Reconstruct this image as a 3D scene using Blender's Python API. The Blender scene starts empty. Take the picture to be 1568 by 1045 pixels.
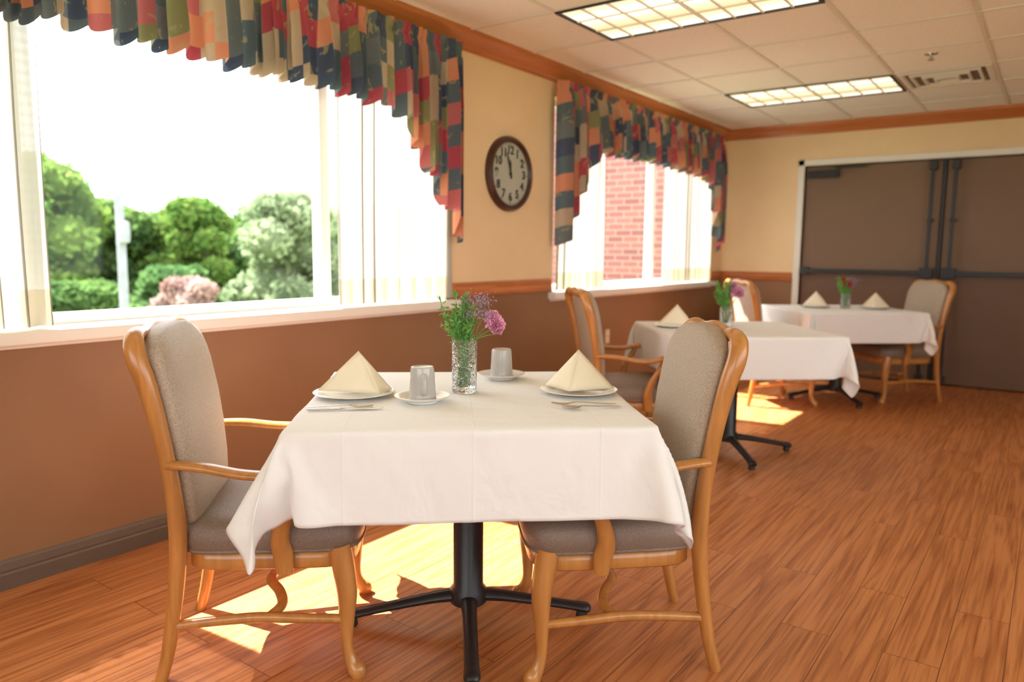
import bpy, bmesh, math, random
import numpy as np
from mathutils import Vector, Matrix
random.seed(7); rng=np.random.default_rng(5)
COL=bpy.context.scene.collection
sc=bpy.context.scene
try:
    sc.view_settings.view_transform='Standard'; sc.view_settings.look='None'; sc.view_settings.exposure=0.47
except Exception as e: print(e)

# ------------------------------------------------------------ materials
def nmat(name):
    m=bpy.data.materials.new(name); m.use_nodes=True
    return m,m.node_tree,m.node_tree.nodes['Principled BSDF']
def N(nt,t,**k):
    n=nt.nodes.new(t)
    for a,v in k.items():
        if a.startswith('i_'):
            key=a[2:]; key=int(key) if key.isdigit() else key.replace('_',' ')
            n.inputs[key].default_value=v
        else: setattr(n,a,v)
    return n
def c4(c): return (c[0],c[1],c[2],1)
def ramp(nt,stops,interp='LINEAR'):
    r=nt.nodes.new('ShaderNodeValToRGB'); r.color_ramp.interpolation=interp
    e=r.color_ramp.elements
    while len(e)>1: e.remove(e[-1])
    e[0].position=stops[0][0]; e[0].color=c4(stops[0][1])
    for p,c in stops[1:]:
        x=e.new(p); x.color=c4(c)
    return r
def simple(name,col,rough=.5,var=.12,scale=20,metal=0,bump=0.0,bscale=80,coat=0,stretch=(1,1,1),spec=None,sheen=0):
    m,nt,b=nmat(name)
    tc=N(nt,'ShaderNodeTexCoord'); mp=N(nt,'ShaderNodeMapping'); mp.inputs['Scale'].default_value=stretch
    nt.links.new(tc.outputs['Object'],mp.inputs[0])
    no=N(nt,'ShaderNodeTexNoise',i_Scale=scale,i_Detail=4.)
    nt.links.new(mp.outputs[0],no.inputs['Vector'])
    r=ramp(nt,[(.3,[x*(1-var) for x in col]),(.7,[min(1,x*(1+var)) for x in col])])
    nt.links.new(no.outputs[0],r.inputs[0]); nt.links.new(r.outputs[0],b.inputs['Base Color'])
    b.inputs['Roughness'].default_value=rough; b.inputs['Metallic'].default_value=metal
    if coat: b.inputs['Coat Weight'].default_value=coat; b.inputs['Coat Roughness'].default_value=.15
    if sheen: b.inputs['Sheen Weight'].default_value=sheen
    if spec is not None: b.inputs['Specular IOR Level'].default_value=spec
    if bump:
        n2=N(nt,'ShaderNodeTexNoise',i_Scale=bscale,i_Detail=3.); nt.links.new(mp.outputs[0],n2.inputs['Vector'])
        bp=N(nt,'ShaderNodeBump',i_Strength=bump,i_Distance=.01); nt.links.new(n2.outputs[0],bp.inputs['Height'])
        nt.links.new(bp.outputs[0],b.inputs['Normal'])
    return m
def linenmat():
    m,nt,b=nmat('white_tablecloth')
    b.inputs['Base Color'].default_value=(.87,.86,.84,1); b.inputs['Roughness'].default_value=.85; b.inputs['Sheen Weight'].default_value=.1
    tc=N(nt,'ShaderNodeTexCoord'); s=N(nt,'ShaderNodeSeparateXYZ'); nt.links.new(tc.outputs['Object'],s.inputs[0])
    hs=[]
    for ax,off in (('X',.0),('Y',.0)):
        a=N(nt,'ShaderNodeMath',operation='ADD',i_1=off); nt.links.new(s.outputs[ax],a.inputs[0])
        p=N(nt,'ShaderNodeMath',operation='PINGPONG',i_1=.165); nt.links.new(a.outputs[0],p.inputs[0])
        mr=N(nt,'ShaderNodeMapRange',interpolation_type='SMOOTHSTEP'); mr.inputs['From Min'].default_value=0; mr.inputs['From Max'].default_value=.006; mr.inputs['To Min'].default_value=1; mr.inputs['To Max'].default_value=0
        nt.links.new(p.outputs[0],mr.inputs['Value']); hs.append(mr)
    ad=N(nt,'ShaderNodeMath',operation='ADD'); nt.links.new(hs[0].outputs[0],ad.inputs[0]); nt.links.new(hs[1].outputs[0],ad.inputs[1])
    b1=N(nt,'ShaderNodeBump',i_Strength=.4,i_Distance=.002); nt.links.new(ad.outputs[0],b1.inputs['Height'])
    n1=N(nt,'ShaderNodeTexNoise',i_Scale=7.,i_Detail=3.,i_Distortion=.4); nt.links.new(tc.outputs['Object'],n1.inputs['Vector'])
    b2=N(nt,'ShaderNodeBump',i_Strength=.5,i_Distance=.022); nt.links.new(n1.outputs[0],b2.inputs['Height']); nt.links.new(b1.outputs[0],b2.inputs['Normal'])
    nt.links.new(b2.outputs[0],b.inputs['Normal'])
    return m
def twotone(name,zs,lo1,lo2,hi1,hi2,rough):
    m,nt,b=nmat(name)
    g=N(nt,'ShaderNodeNewGeometry'); s=N(nt,'ShaderNodeSeparateXYZ'); nt.links.new(g.outputs['Position'],s.inputs[0])
    gt=N(nt,'ShaderNodeMath',operation='GREATER_THAN',i_1=zs); nt.links.new(s.outputs['Z'],gt.inputs[0])
    no=N(nt,'ShaderNodeTexNoise',i_Scale=3.,i_Detail=3.); nt.links.new(g.outputs['Position'],no.inputs['Vector'])
    r1=ramp(nt,[(.3,hi1),(.7,hi2)]); r2=ramp(nt,[(.3,lo1),(.7,lo2)])
    nt.links.new(no.outputs[0],r1.inputs[0]); nt.links.new(no.outputs[0],r2.inputs[0])
    mx=N(nt,'ShaderNodeMix',data_type='RGBA'); nt.links.new(gt.outputs[0],mx.inputs['Factor'])
    nt.links.new(r2.outputs[0],mx.inputs[6]); nt.links.new(r1.outputs[0],mx.inputs[7])
    nt.links.new(mx.outputs[2],b.inputs['Base Color']); b.inputs['Roughness'].default_value=rough
    n2=N(nt,'ShaderNodeTexNoise',i_Scale=160.,i_Detail=2.); nt.links.new(g.outputs['Position'],n2.inputs['Vector'])
    bp=N(nt,'ShaderNodeBump',i_Strength=.12,i_Distance=.004); nt.links.new(n2.outputs[0],bp.inputs['Height']); nt.links.new(bp.outputs[0],b.inputs['Normal'])
    return m
def floormat():
    m,nt,b=nmat('floor_planks')
    g=N(nt,'ShaderNodeTexCoord')
    mp=N(nt,'ShaderNodeMapping'); mp.inputs['Rotation'].default_value=(0,0,math.radians(90)); nt.links.new(g.outputs['Object'],mp.inputs[0])
    br=N(nt,'ShaderNodeTexBrick',offset=.37,i_Scale=1.,i_Mortar_Size=.0014,i_Brick_Width=1.2,i_Row_Height=.152,i_Bias=0.)
    br.inputs['Color1'].default_value=(0.15,.15,.15,1); br.inputs['Color2'].default_value=(.85,.85,.85,1); br.inputs['Mortar'].default_value=(0,0,0,1)
    nt.links.new(mp.outputs[0],br.inputs['Vector'])
    sc_=N(nt,'ShaderNodeVectorMath',operation='SCALE'); sc_.inputs['Scale'].default_value=7.
    nt.links.new(br.outputs['Color'],sc_.inputs[0])
    ad=N(nt,'ShaderNodeVectorMath',operation='ADD'); nt.links.new(g.outputs['Object'],ad.inputs[0]); nt.links.new(sc_.outputs[0],ad.inputs[1])
    m2=N(nt,'ShaderNodeMapping'); m2.inputs['Scale'].default_value=(9,.42,1); nt.links.new(ad.outputs[0],m2.inputs[0])
    n1=N(nt,'ShaderNodeTexNoise',i_Scale=1.3,i_Detail=2.,i_Roughness=.4,i_Distortion=.12); nt.links.new(m2.outputs[0],n1.inputs['Vector'])
    m3=N(nt,'ShaderNodeMapping'); m3.inputs['Scale'].default_value=(55,2.0,1); nt.links.new(ad.outputs[0],m3.inputs[0])
    n2=N(nt,'ShaderNodeTexNoise',i_Scale=1.5,i_Detail=4.); nt.links.new(m3.outputs[0],n2.inputs['Vector'])
    mu=N(nt,'ShaderNodeMath',operation='MULTIPLY',i_1=7.); nt.links.new(n1.outputs[0],mu.inputs[0])
    fr=N(nt,'ShaderNodeMath',operation='FRACT'); nt.links.new(mu.outputs[0],fr.inputs[0])
    r=ramp(nt,[(0,(.44,.145,.045)),(.15,(.51,.180,.057)),(.4,(.60,.230,.078)),(.8,(.63,.245,.084)),(1,(.53,.190,.062))]); nt.links.new(fr.outputs[0],r.inputs[0])
    r2=ramp(nt,[(.36,(.50,.40,.33)),(.52,(1,1,1))]); nt.links.new(n2.outputs[0],r2.inputs[0])
    mx=N(nt,'ShaderNodeMix',data_type='RGBA',blend_type='MULTIPLY'); mx.inputs['Factor'].default_value=.6
    nt.links.new(r.outputs[0],mx.inputs[6]); nt.links.new(r2.outputs[0],mx.inputs[7])
    r3=ramp(nt,[(0,(.30,.26,.24)),(.08,(.88,.85,.82)),(1,(1.03,1.03,1.03))]); nt.links.new(br.outputs['Color'],r3.inputs[0])
    mx2=N(nt,'ShaderNodeMix',data_type='RGBA',blend_type='MULTIPLY'); mx2.inputs['Factor'].default_value=.9
    nt.links.new(mx.outputs[2],mx2.inputs[6]); nt.links.new(r3.outputs[0],mx2.inputs[7])
    nt.links.new(mx2.outputs[2],b.inputs['Base Color'])
    b.inputs['Roughness'].default_value=.36; b.inputs['Specular IOR Level'].default_value=.4
    bp=N(nt,'ShaderNodeBump',i_Strength=.08,i_Distance=.003); nt.links.new(n2.outputs[0],bp.inputs['Height']); nt.links.new(bp.outputs[0],b.inputs['Normal'])
    return m
def woodmat(name,a,bc,rough=.3,stretch=(25,25,2.5),scale=1.5):
    m,nt,b=nmat(name)
    tc=N(nt,'ShaderNodeTexCoord'); mp=N(nt,'ShaderNodeMapping'); mp.inputs['Scale'].default_value=stretch
    nt.links.new(tc.outputs['Object'],mp.inputs[0])
    no=N(nt,'ShaderNodeTexNoise',i_Scale=scale,i_Detail=5.,i_Distortion=.6); nt.links.new(mp.outputs[0],no.inputs['Vector'])
    r=ramp(nt,[(.3,a),(.65,bc)]); nt.links.new(no.outputs[0],r.inputs[0]); nt.links.new(r.outputs[0],b.inputs['Base Color'])
    b.inputs['Roughness'].default_value=rough; b.inputs['Coat Weight'].default_value=.3; b.inputs['Coat Roughness'].default_value=.2
    return m
def clothsheer(name,col,transp):
    m=bpy.data.materials.new(name); m.use_nodes=True; nt=m.node_tree; nt.nodes.clear()
    o=N(nt,'ShaderNodeOutputMaterial'); d=N(nt,'ShaderNodeBsdfDiffuse'); t=N(nt,'ShaderNodeBsdfTranslucent'); tr=N(nt,'ShaderNodeBsdfTransparent')
    uv=N(nt,'ShaderNodeUVMap'); wv=N(nt,'ShaderNodeTexWave',bands_direction='Y',i_Scale=9.,i_Distortion=0.); nt.links.new(uv.outputs[0],wv.inputs['Vector'])
    w2=N(nt,'ShaderNodeTexWave',bands_direction='X',i_Scale=11.); nt.links.new(uv.outputs[0],w2.inputs['Vector'])
    av=N(nt,'ShaderNodeMath',operation='ADD'); nt.links.new(wv.outputs['Fac'],av.inputs[0]); nt.links.new(w2.outputs['Fac'],av.inputs[1])
    s=N(nt,'ShaderNodeSeparateXYZ'); nt.links.new(uv.outputs[0],s.inputs[0])
    hm=N(nt,'ShaderNodeMath',operation='GREATER_THAN',i_1=.13); nt.links.new(s.outputs['Y'],hm.inputs[0])
    mr=N(nt,'ShaderNodeMapRange'); mr.inputs['From Max'].default_value=2; mr.inputs['To Min'].default_value=transp*.6; mr.inputs['To Max'].default_value=transp*1.3
    nt.links.new(av.outputs[0],mr.inputs['Value'])
    mm=N(nt,'ShaderNodeMath',operation='MULTIPLY'); nt.links.new(mr.outputs[0],mm.inputs[0]); nt.links.new(hm.outputs[0],mm.inputs[1])
    hr=N(nt,'ShaderNodeMix',data_type='RGBA'); nt.links.new(hm.outputs[0],hr.inputs['Factor']); hr.inputs[6].default_value=(col[0]*.78,col[1]*.70,col[2]*.52,1); hr.inputs[7].default_value=c4(col)
    nt.links.new(hr.outputs[2],t.inputs[0]); d.inputs[0].default_value=(.70,.68,.62,1)
    m1=N(nt,'ShaderNodeMixShader'); m1.inputs[0].default_value=.6; nt.links.new(d.outputs[0],m1.inputs[1]); nt.links.new(t.outputs[0],m1.inputs[2])
    m2=N(nt,'ShaderNodeMixShader'); nt.links.new(mm.outputs[0],m2.inputs[0]); nt.links.new(m1.outputs[0],m2.inputs[1]); nt.links.new(tr.outputs[0],m2.inputs[2])
    nt.links.new(m2.outputs[0],o.inputs[0]); return m
def valmat():
    m,nt,b=nmat('patchwork_fabric')
    uv=N(nt,'ShaderNodeUVMap'); s=N(nt,'ShaderNodeSeparateXYZ'); nt.links.new(uv.outputs[0],s.inputs[0])
    def fl(sock,sz):
        d=N(nt,'ShaderNodeMath',operation='DIVIDE',i_1=sz); nt.links.new(sock,d.inputs[0])
        f=N(nt,'ShaderNodeMath',operation='FLOOR'); nt.links.new(d.outputs[0],f.inputs[0]); return f,d
    fx,dx=fl(s.outputs['X'],.105); fy,dy=fl(s.outputs['Y'],.12)
    cb=N(nt,'ShaderNodeCombineXYZ'); nt.links.new(fx.outputs[0],cb.inputs[0]); nt.links.new(fy.outputs[0],cb.inputs[1])
    wn=N(nt,'ShaderNodeTexWhiteNoise',noise_dimensions='2D'); nt.links.new(cb.outputs[0],wn.inputs['Vector'])
    r=ramp(nt,[(0,(.10,.135,.155)),(.20,(.42,.065,.09)),(.35,(.48,.36,.25)),(.47,(.15,.17,.175)),(.57,(.62,.25,.14)),(.73,(.06,.08,.13)),(.86,(.25,.24,.11)),(.92,(.50,.14,.14))],'CONSTANT')
    nt.links.new(wn.outputs['Value'],r.inputs[0])
    vo=N(nt,'ShaderNodeTexNoise',i_Scale=12.,i_Detail=1.,i_Distortion=2.0); nt.links.new(uv.outputs[0],vo.inputs['Vector'])
    r2=ramp(nt,[(0,(0,0,0)),(.65,(0,0,0)),(.68,(.55,.55,.55))]); nt.links.new(vo.outputs[0],r2.inputs[0])
    mx=N(nt,'ShaderNodeMix',data_type='RGBA'); nt.links.new(r2.outputs[0],mx.inputs['Factor']); nt.links.new(r.outputs[0],mx.inputs[6]); mx.inputs[7].default_value=(.42,.36,.17,1)
    nt.links.new(mx.outputs[2],b.inputs['Base Color']); b.inputs['Roughness'].default_value=.85
    o=nt.nodes['Material Output']; t=N(nt,'ShaderNodeBsdfTranslucent'); nt.links.new(mx.outputs[2],t.inputs[0])
    ms=N(nt,'ShaderNodeMixShader'); ms.inputs[0].default_value=.16; nt.links.new(b.outputs[0],ms.inputs[1]); nt.links.new(t.outputs[0],ms.inputs[2]); nt.links.new(ms.outputs[0],o.inputs[0])
    return m
def leafmat(name,c1,c2):
    m=bpy.data.materials.new(name); m.use_nodes=True; nt=m.node_tree; nt.nodes.clear()
    o=N(nt,'ShaderNodeOutputMaterial'); d=N(nt,'ShaderNodeBsdfDiffuse'); t=N(nt,'ShaderNodeBsdfTranslucent')
    tc=N(nt,'ShaderNodeTexCoord'); no=N(nt,'ShaderNodeTexNoise',i_Scale=.9,i_Detail=5.); nt.links.new(tc.outputs['Object'],no.inputs['Vector'])
    r=ramp(nt,[(.35,c1),(.65,c2)]); nt.links.new(no.outputs[0],r.inputs[0]); nt.links.new(r.outputs[0],d.inputs[0]); nt.links.new(r.outputs[0],t.inputs[0])
    ms=N(nt,'ShaderNodeMixShader'); ms.inputs[0].default_value=.35; nt.links.new(d.outputs[0],ms.inputs[1]); nt.links.new(t.outputs[0],ms.inputs[2]); nt.links.new(ms.outputs[0],o.inputs[0]); return m
def brickmat():
    m,nt,b=nmat('red_brick')
    g=N(nt,'ShaderNodeNewGeometry'); s=N(nt,'ShaderNodeSeparateXYZ'); nt.links.new(g.outputs['Position'],s.inputs[0])
    cb=N(nt,'ShaderNodeCombineXYZ'); nt.links.new(s.outputs['X'],cb.inputs[0]); nt.links.new(s.outputs['Z'],cb.inputs[1])
    br=N(nt,'ShaderNodeTexBrick',i_Scale=1.,i_Mortar_Size=.007,i_Brick_Width=.22,i_Row_Height=.078)
    br.inputs['Color1'].default_value=(.27,.105,.09,1); br.inputs['Color2'].default_value=(.19,.07,.065,1); br.inputs['Mortar'].default_value=(.31,.21,.19,1)
    nt.links.new(cb.outputs[0],br.inputs['Vector']); nt.links.new(br.outputs['Color'],b.inputs['Base Color']); b.inputs['Roughness'].default_value=.9; return m
def glassmat(name,col=(1,1,1),rough=0.0,bump=0,ior=1.45):
    m,nt,b=nmat(name); b.inputs['Base Color'].default_value=c4(col); b.inputs['Transmission Weight'].default_value=1; b.inputs['Roughness'].default_value=rough; b.inputs['IOR'].default_value=ior
    if bump:
        tc=N(nt,'ShaderNodeTexCoord'); v=N(nt,'ShaderNodeTexVoronoi',i_Scale=150.); nt.links.new(tc.outputs['Object'],v.inputs['Vector'])
        bp=N(nt,'ShaderNodeBump',i_Strength=bump,i_Distance=.004); nt.links.new(v.outputs['Distance'],bp.inputs['Height']); nt.links.new(bp.outputs[0],b.inputs['Normal'])
    return m
def panemat():
    m=bpy.data.materials.new('window_pane'); m.use_nodes=True; nt=m.node_tree; nt.nodes.clear()
    o=N(nt,'ShaderNodeOutputMaterial'); t=N(nt,'ShaderNodeBsdfTransparent'); g=N(nt,'ShaderNodeBsdfGlossy',i_Roughness=.02)
    ms=N(nt,'ShaderNodeMixShader'); ms.inputs[0].default_value=.015; nt.links.new(t.outputs[0],ms.inputs[1]); nt.links.new(g.outputs[0],ms.inputs[2]); nt.links.new(ms.outputs[0],o.inputs[0]); return m
def lensmat():
    m=bpy.data.materials.new('lamp_lens'); m.use_nodes=True; nt=m.node_tree; nt.nodes.clear()
    o=N(nt,'ShaderNodeOutputMaterial'); e=N(nt,'ShaderNodeEmission')
    tc=N(nt,'ShaderNodeTexCoord'); 
    w1=N(nt,'ShaderNodeTexWave',bands_direction='Y',i_Scale=.76,i_Phase_Offset=0.); nt.links.new(tc.outputs['Object'],w1.inputs['Vector'])
    r=ramp(nt,[(0,(.95,.72,.40)),(.55,(1.1,.92,.62)),(1,(1.5,1.35,1.05))]); nt.links.new(w1.outputs['Fac'],r.inputs[0])
    nt.links.new(r.outputs[0],e.inputs[0]); e.inputs[1].default_value=.95; nt.links.new(e.outputs[0],o.inputs[0]); return m

M={}
M['wall']=twotone('wall_paint',.95,(.265,.138,.068),(.295,.157,.079),(.80,.585,.33),(.85,.63,.365),.6)
M['door']=twotone('door_paint',1.0,(.15,.078,.043),(.165,.087,.049),(.185,.107,.058),(.20,.117,.064),.55)
M['floor']=floormat()
M['trimwood']=woodmat('trim_wood',(.42,.125,.034),(.55,.18,.052),.4,(3,3,30),1.2)
M['crown']=woodmat('crown_wood',(.42,.120,.030),(.55,.175,.046),.35,(1.5,1.5,25),1.2)
M['chairwood']=woodmat('chair_wood',(.42,.170,.038),(.57,.245,.062),.28)
M['base']=simple('baseboard_vinyl',(.13,.095,.072),.45,.05)
M['ceil']=simple('ceiling_tile',(.92,.87,.80),.9,.03,60,bump=.25,bscale=260)
M['grid']=simple('ceiling_grid_metal',(.78,.73,.66),.5,.02)
M['white']=simple('white_paint',(.80,.77,.70),.4,.03,4)
M['doorframe']=simple('door_frame_paint',(.80,.76,.68),.45,.03,4)
M['black']=simple('black_iron',(.018,.018,.02),.38,.1,50,bump=.05)
M['blackmetal']=simple('dark_hardware',(.012,.011,.01),.4,.1)
M['linen']=linenmat()
M['napkin']=simple('cream_napkin',(.90,.80,.60),.85,.03,8,bump=.05,bscale=500)
M['fabric']=simple('chair_back_fabric',(.44,.35,.26),.48,.30,330,bump=.4,bscale=330)
M['seat']=simple('seat_vinyl',(.22,.155,.115),.36,.22,260,bump=.25,bscale=300)
M['china']=simple('white_china',(.84,.81,.75),.18,.02,5)
M['mug']=simple('stoneware_mug',(.50,.48,.45),.18,.04,12)
M['steel']=simple('cutlery_steel',(.62,.60,.58),.18,.03,5,metal=1)
M['sheer']=clothsheer('sheer_curtain',(.37,.355,.31),.06)
M['valance']=valmat()
M['brick']=brickmat(); M['vase']=glassmat('hammered_glass',(.96,.98,.97),.03,.4); M['water']=glassmat('water',(.97,1,.98),0,0,1.33)
M['pane']=panemat()
M['clockrim']=simple('clock_rim',(.06,.022,.014),.3,.15,30); M['clockface']=simple('clock_face',(.43,.44,.36),.6,.03,6); M['ink']=simple('clock_ink',(.03,.028,.025),.6,.1)
M['stem']=simple('stem_green',(.14,.32,.06),.6,.3,40); M['leafg']=simple('leaf_green',(.17,.40,.08),.6,.35,60)
M['pink']=simple('pink_petals',(.88,.42,.58),.6,.15,90); M['red']=simple('red_petals',(.66,.02,.06),.6,.2,90); M['purple']=simple('purple_filler',(.36,.26,.36),.7,.3,90)
M['bark']=simple('bark',(.12,.085,.06),.9,.3,8); M['pole']=simple('pole_wood',(.27,.29,.31),.9,.15,6)
M['outdoor']=simple('grass',(.13,.18,.07),.95,.3,1.5)
M['lamp']=lensmat()
M['louver']=simple('louver_cream',(.80,.74,.60),.4,.02); M['outlet']=simple('outlet_plastic',(.7,.6,.42),.4,.02)

# ------------------------------------------------------------ mesh helpers
class MB:
    def __init__(s): s.v=[]; s.f=[]; s.m=[]; s.uv=None
    def add(s,v,f,mi=0):
        o=len(s.v); s.v+= [tuple(p) for p in v]; s.f+=[tuple(i+o for i in q) for q in f]; s.m+=[mi]*len(f)
    def box(s,a,b,mi=0):
        x0,y0,z0=a;x1,y1,z1=b
        s.add([(x0,y0,z0),(x1,y0,z0),(x1,y1,z0),(x0,y1,z0),(x0,y0,z1),(x1,y0,z1),(x1,y1,z1),(x0,y1,z1)],
              [(0,3,2,1),(4,5,6,7),(0,1,5,4),(1,2,6,5),(2,3,7,6),(3,0,4,7)],mi)
    def prism(s,prof,fn,mi=0):
        n=len(prof); v=[fn(p,0) for p in prof]+[fn(p,1) for p in prof]
        f=[(i,(i+1)%n,n+(i+1)%n,n+i) for i in range(n)]+[tuple(range(n-1,-1,-1)),tuple(range(n,2*n))]
        s.add(v,f,mi)
    def lathe(s,prof,n=32,mi=0,cx=0,cy=0,cz=0):
        v=[];f=[]
        for r,z in prof:
            for k in range(n):
                a=2*math.pi*k/n; v.append((cx+r*math.cos(a),cy+r*math.sin(a),cz+z))
        for i in range(len(prof)-1):
            for k in range(n):
                k2=(k+1)%n; f.append((i*n+k,i*n+k2,(i+1)*n+k2,(i+1)*n+k))
        s.add(v,f,mi)
    def tube(s,pts,n=12,mi=0,res=5,ref=(0,1,0),caps=True):
        P=np.array(pts,float)
        Q=[]
        for i in range(len(P)-1):
            p0=P[max(i-1,0)];p1=P[i];p2=P[i+1];p3=P[min(i+2,len(P)-1)]
            for k in range(res):
                t=k/res; Q.append(.5*((2*p1)+(-p0+p2)*t+(2*p0-5*p1+4*p2-p3)*t*t+(-p0+3*p1-3*p2+p3)*t**3))
        Q.append(P[-1]); Q=np.array(Q); v=[];f=[]
        ref=np.array(ref,float)
        for i,q in enumerate(Q):
            T=Q[min(i+1,len(Q)-1)][:3]-Q[max(i-1,0)][:3]; T/=np.linalg.norm(T)+1e-12
            A=ref-T*(ref@T)
            if np.linalg.norm(A)<.05: A=np.array((1.,.3,.2)); A-=T*(A@T)
            A/=np.linalg.norm(A); B=np.cross(T,A)
            for k in range(n):
                a=2*math.pi*k/n; v.append(q[:3]+A*math.cos(a)*q[3]+B*math.sin(a)*q[4])
        R=len(Q)
        for i in range(R-1):
            for k in range(n):
                k2=(k+1)%n; f.append((i*n+k,i*n+k2,(i+1)*n+k2,(i+1)*n+k))
        if caps: f+=[tuple(range(n-1,-1,-1)),tuple((R-1)*n+k for k in range(n))]
        s.add(v,f,mi)
    def mesh(s,name,mats,smooth=True,sharp=35):
        me=bpy.data.meshes.new(name); me.from_pydata([tuple(float(c) for c in p) for p in s.v],[],s.f)
        for m in mats: me.materials.append(M[m] if isinstance(m,str) else m)
        me.polygons.foreach_set('material_index',s.m); 
        me.update()
        bm=bmesh.new(); bm.from_mesh(me); bmesh.ops.recalc_face_normals(bm,faces=bm.faces)
        if smooth:
            for fc in bm.faces: fc.smooth=True
            for e in bm.edges:
                if len(e.link_faces)==2 and e.calc_face_angle(0)>math.radians(sharp): e.smooth=False
        bm.to_mesh(me); bm.free()
        return me
def link(name,me,parent=None,loc=(0,0,0),rot=(0,0,0)):
    o=bpy.data.objects.new(name,me); COL.objects.link(o); o.location=loc; o.rotation_euler=rot
    if parent: o.parent=parent
    return o
def group(name,parts,loc,rz=0,rot=None,scale=1):
    e=bpy.data.objects.new(name,None); COL.objects.link(e); e.location=loc; e.rotation_euler=rot if rot else (0,0,rz); e.empty_display_size=.1; e.scale=(scale,)*3
    for n,me in parts:
        link(n,me,e)
    return e
def bevel(o,w=.004,seg=2):
    b=o.modifiers.new('b','BEVEL'); b.width=w; b.segments=seg; b.limit_method='ANGLE'; return o

# ------------------------------------------------------------ room
XR=5.6; Y0=-2.6; YB=7.83; ZC=2.48
b=MB(); b.box((-.2,Y0-.2,-.12),(XR+.2,YB+.2,0)); link('floor',b.mesh('floor',['floor'],False))
b=MB(); b.box((-.2,Y0-.2,ZC),(XR+.2,YB+.2,ZC+.1)); link('ceiling',b.mesh('ceiling',['ceil'],False))
W1=(.22,3.34,.92,2.28); W2=(4.50,7.46,.92,2.28)
b=MB(); T=-.16
b.box((T,Y0-.2,0),(0,YB+.2,.86)); b.box((T,Y0-.2,2.28),(0,YB+.2,ZC))
for a,c in ((Y0-.2,W1[0]),(W1[1],W2[0]),(W2[1],YB+.2)): b.box((T,a,.86),(0,c,2.28))
link('wall_left',b.mesh('wall_left',['wall'],False))
DX0,DX1,DZ=.82,3.26,2.07
b=MB(); b.box((-.16,YB,0),(DX0,YB+.16,ZC)); b.box((DX1,YB,0),(XR+.2,YB+.16,ZC)); b.box((DX0,YB,DZ),(DX1,YB+.16,ZC))
link('wall_back',b.mesh('wall_back',['wall'],False))
W3=(-1.6,4.2,.85,2.3); W4=(.9,4.9,.85,2.3)  # out-of-view openings added to let in neutral fill skylight
b=MB(); b.box((XR,Y0-.2,0),(XR+.16,YB+.2,W3[2])); b.box((XR,Y0-.2,W3[3]),(XR+.16,YB+.2,ZC)); b.box((XR,Y0-.2,W3[2]),(XR+.16,W3[0],W3[3])); b.box((XR,W3[1],W3[2]),(XR+.16,YB+.2,W3[3]))
link('wall_right',b.mesh('wall_right',['wall'],False))
b=MB(); b.box((-.2,Y0-.16,0),(XR,Y0,W4[2])); b.box((-.2,Y0-.16,W4[3]),(XR,Y0,ZC)); b.box((-.2,Y0-.16,W4[2]),(W4[0],Y0,W4[3])); b.box((W4[1],Y0-.16,W4[2]),(XR,Y0,W4[3]))
link('wall_front',b.mesh('wall_front',['wall'],False))
# crown / rail / baseboards
cp=[(0,2.375),(.012,2.375),(.018,2.39),(.03,2.395),(.05,2.43),(.078,2.455),(.085,2.479),(0,2.479)]
b=MB(); b.prism(cp,lambda p,t:(p[0],Y0+(YB-Y0)*t,p[1])); link('trim_1',b.mesh('trim_crown_left',['crown'],True,20))
b=MB(); b.prism(cp,lambda p,t:(XR*t,YB-p[0],p[1])); link('trim_2',b.mesh('trim_crown_back',['crown'],True,20))
rp=[(0,.925),(.012,.925),(.02,.94),(.014,.95),(.022,.97),(.014,.99),(.02,1.0),(.012,1.012),(0,1.012)]
b=MB()
for a,c in ((Y0,W1[0]-.05),(3.40,4.46),(7.50,YB)): b.prism(rp,lambda p,t:(p[0],a+(c-a)*t,p[1]))
link('trim_3',b.mesh('trim_rail_left',['trimwood'],True,20))
b=MB(); b.prism(rp,lambda p,t:(.0+.745*t,YB-p[0],p[1])); b.prism(rp,lambda p,t:(3.33+(XR-3.33)*t,YB-p[0],p[1])); link('trim_4',b.mesh('trim_rail_back',['trimwood'],True,20))
bp_=[(0,0),(.016,0),(.016,.055),(.012,.062),(.014,.07),(.010,.095),(.004,.105),(0,.105)]
b=MB(); b.prism(bp_,lambda p,t:(p[0],Y0+(YB-Y0)*t,p[1])); link('baseboard_left',b.mesh('bb',['base'],True,20))
b=MB(); b.prism(bp_,lambda p,t:(.745*t,YB-p[0],p[1])); b.prism(bp_,lambda p,t:(3.33+(XR-3.33)*t,YB-p[0],p[1])); link('baseboard_back',b.mesh('bb',['base'],True,20))
# ceiling grid
b=MB(); w=.012
gx=[.65+.61*k for k in range(-1,9)]; gy=[4.11+.63*k for k in range(-10,6)]
for x in gx: b.box((x-w,Y0,ZC-.006),(x+w,YB,ZC-.0005))
for y in gy: b.box((0,y-w,ZC-.0065),(XR,y+w,ZC-.001))
link('trim_5',b.mesh('ceiling_grid',['grid'],False))
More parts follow.
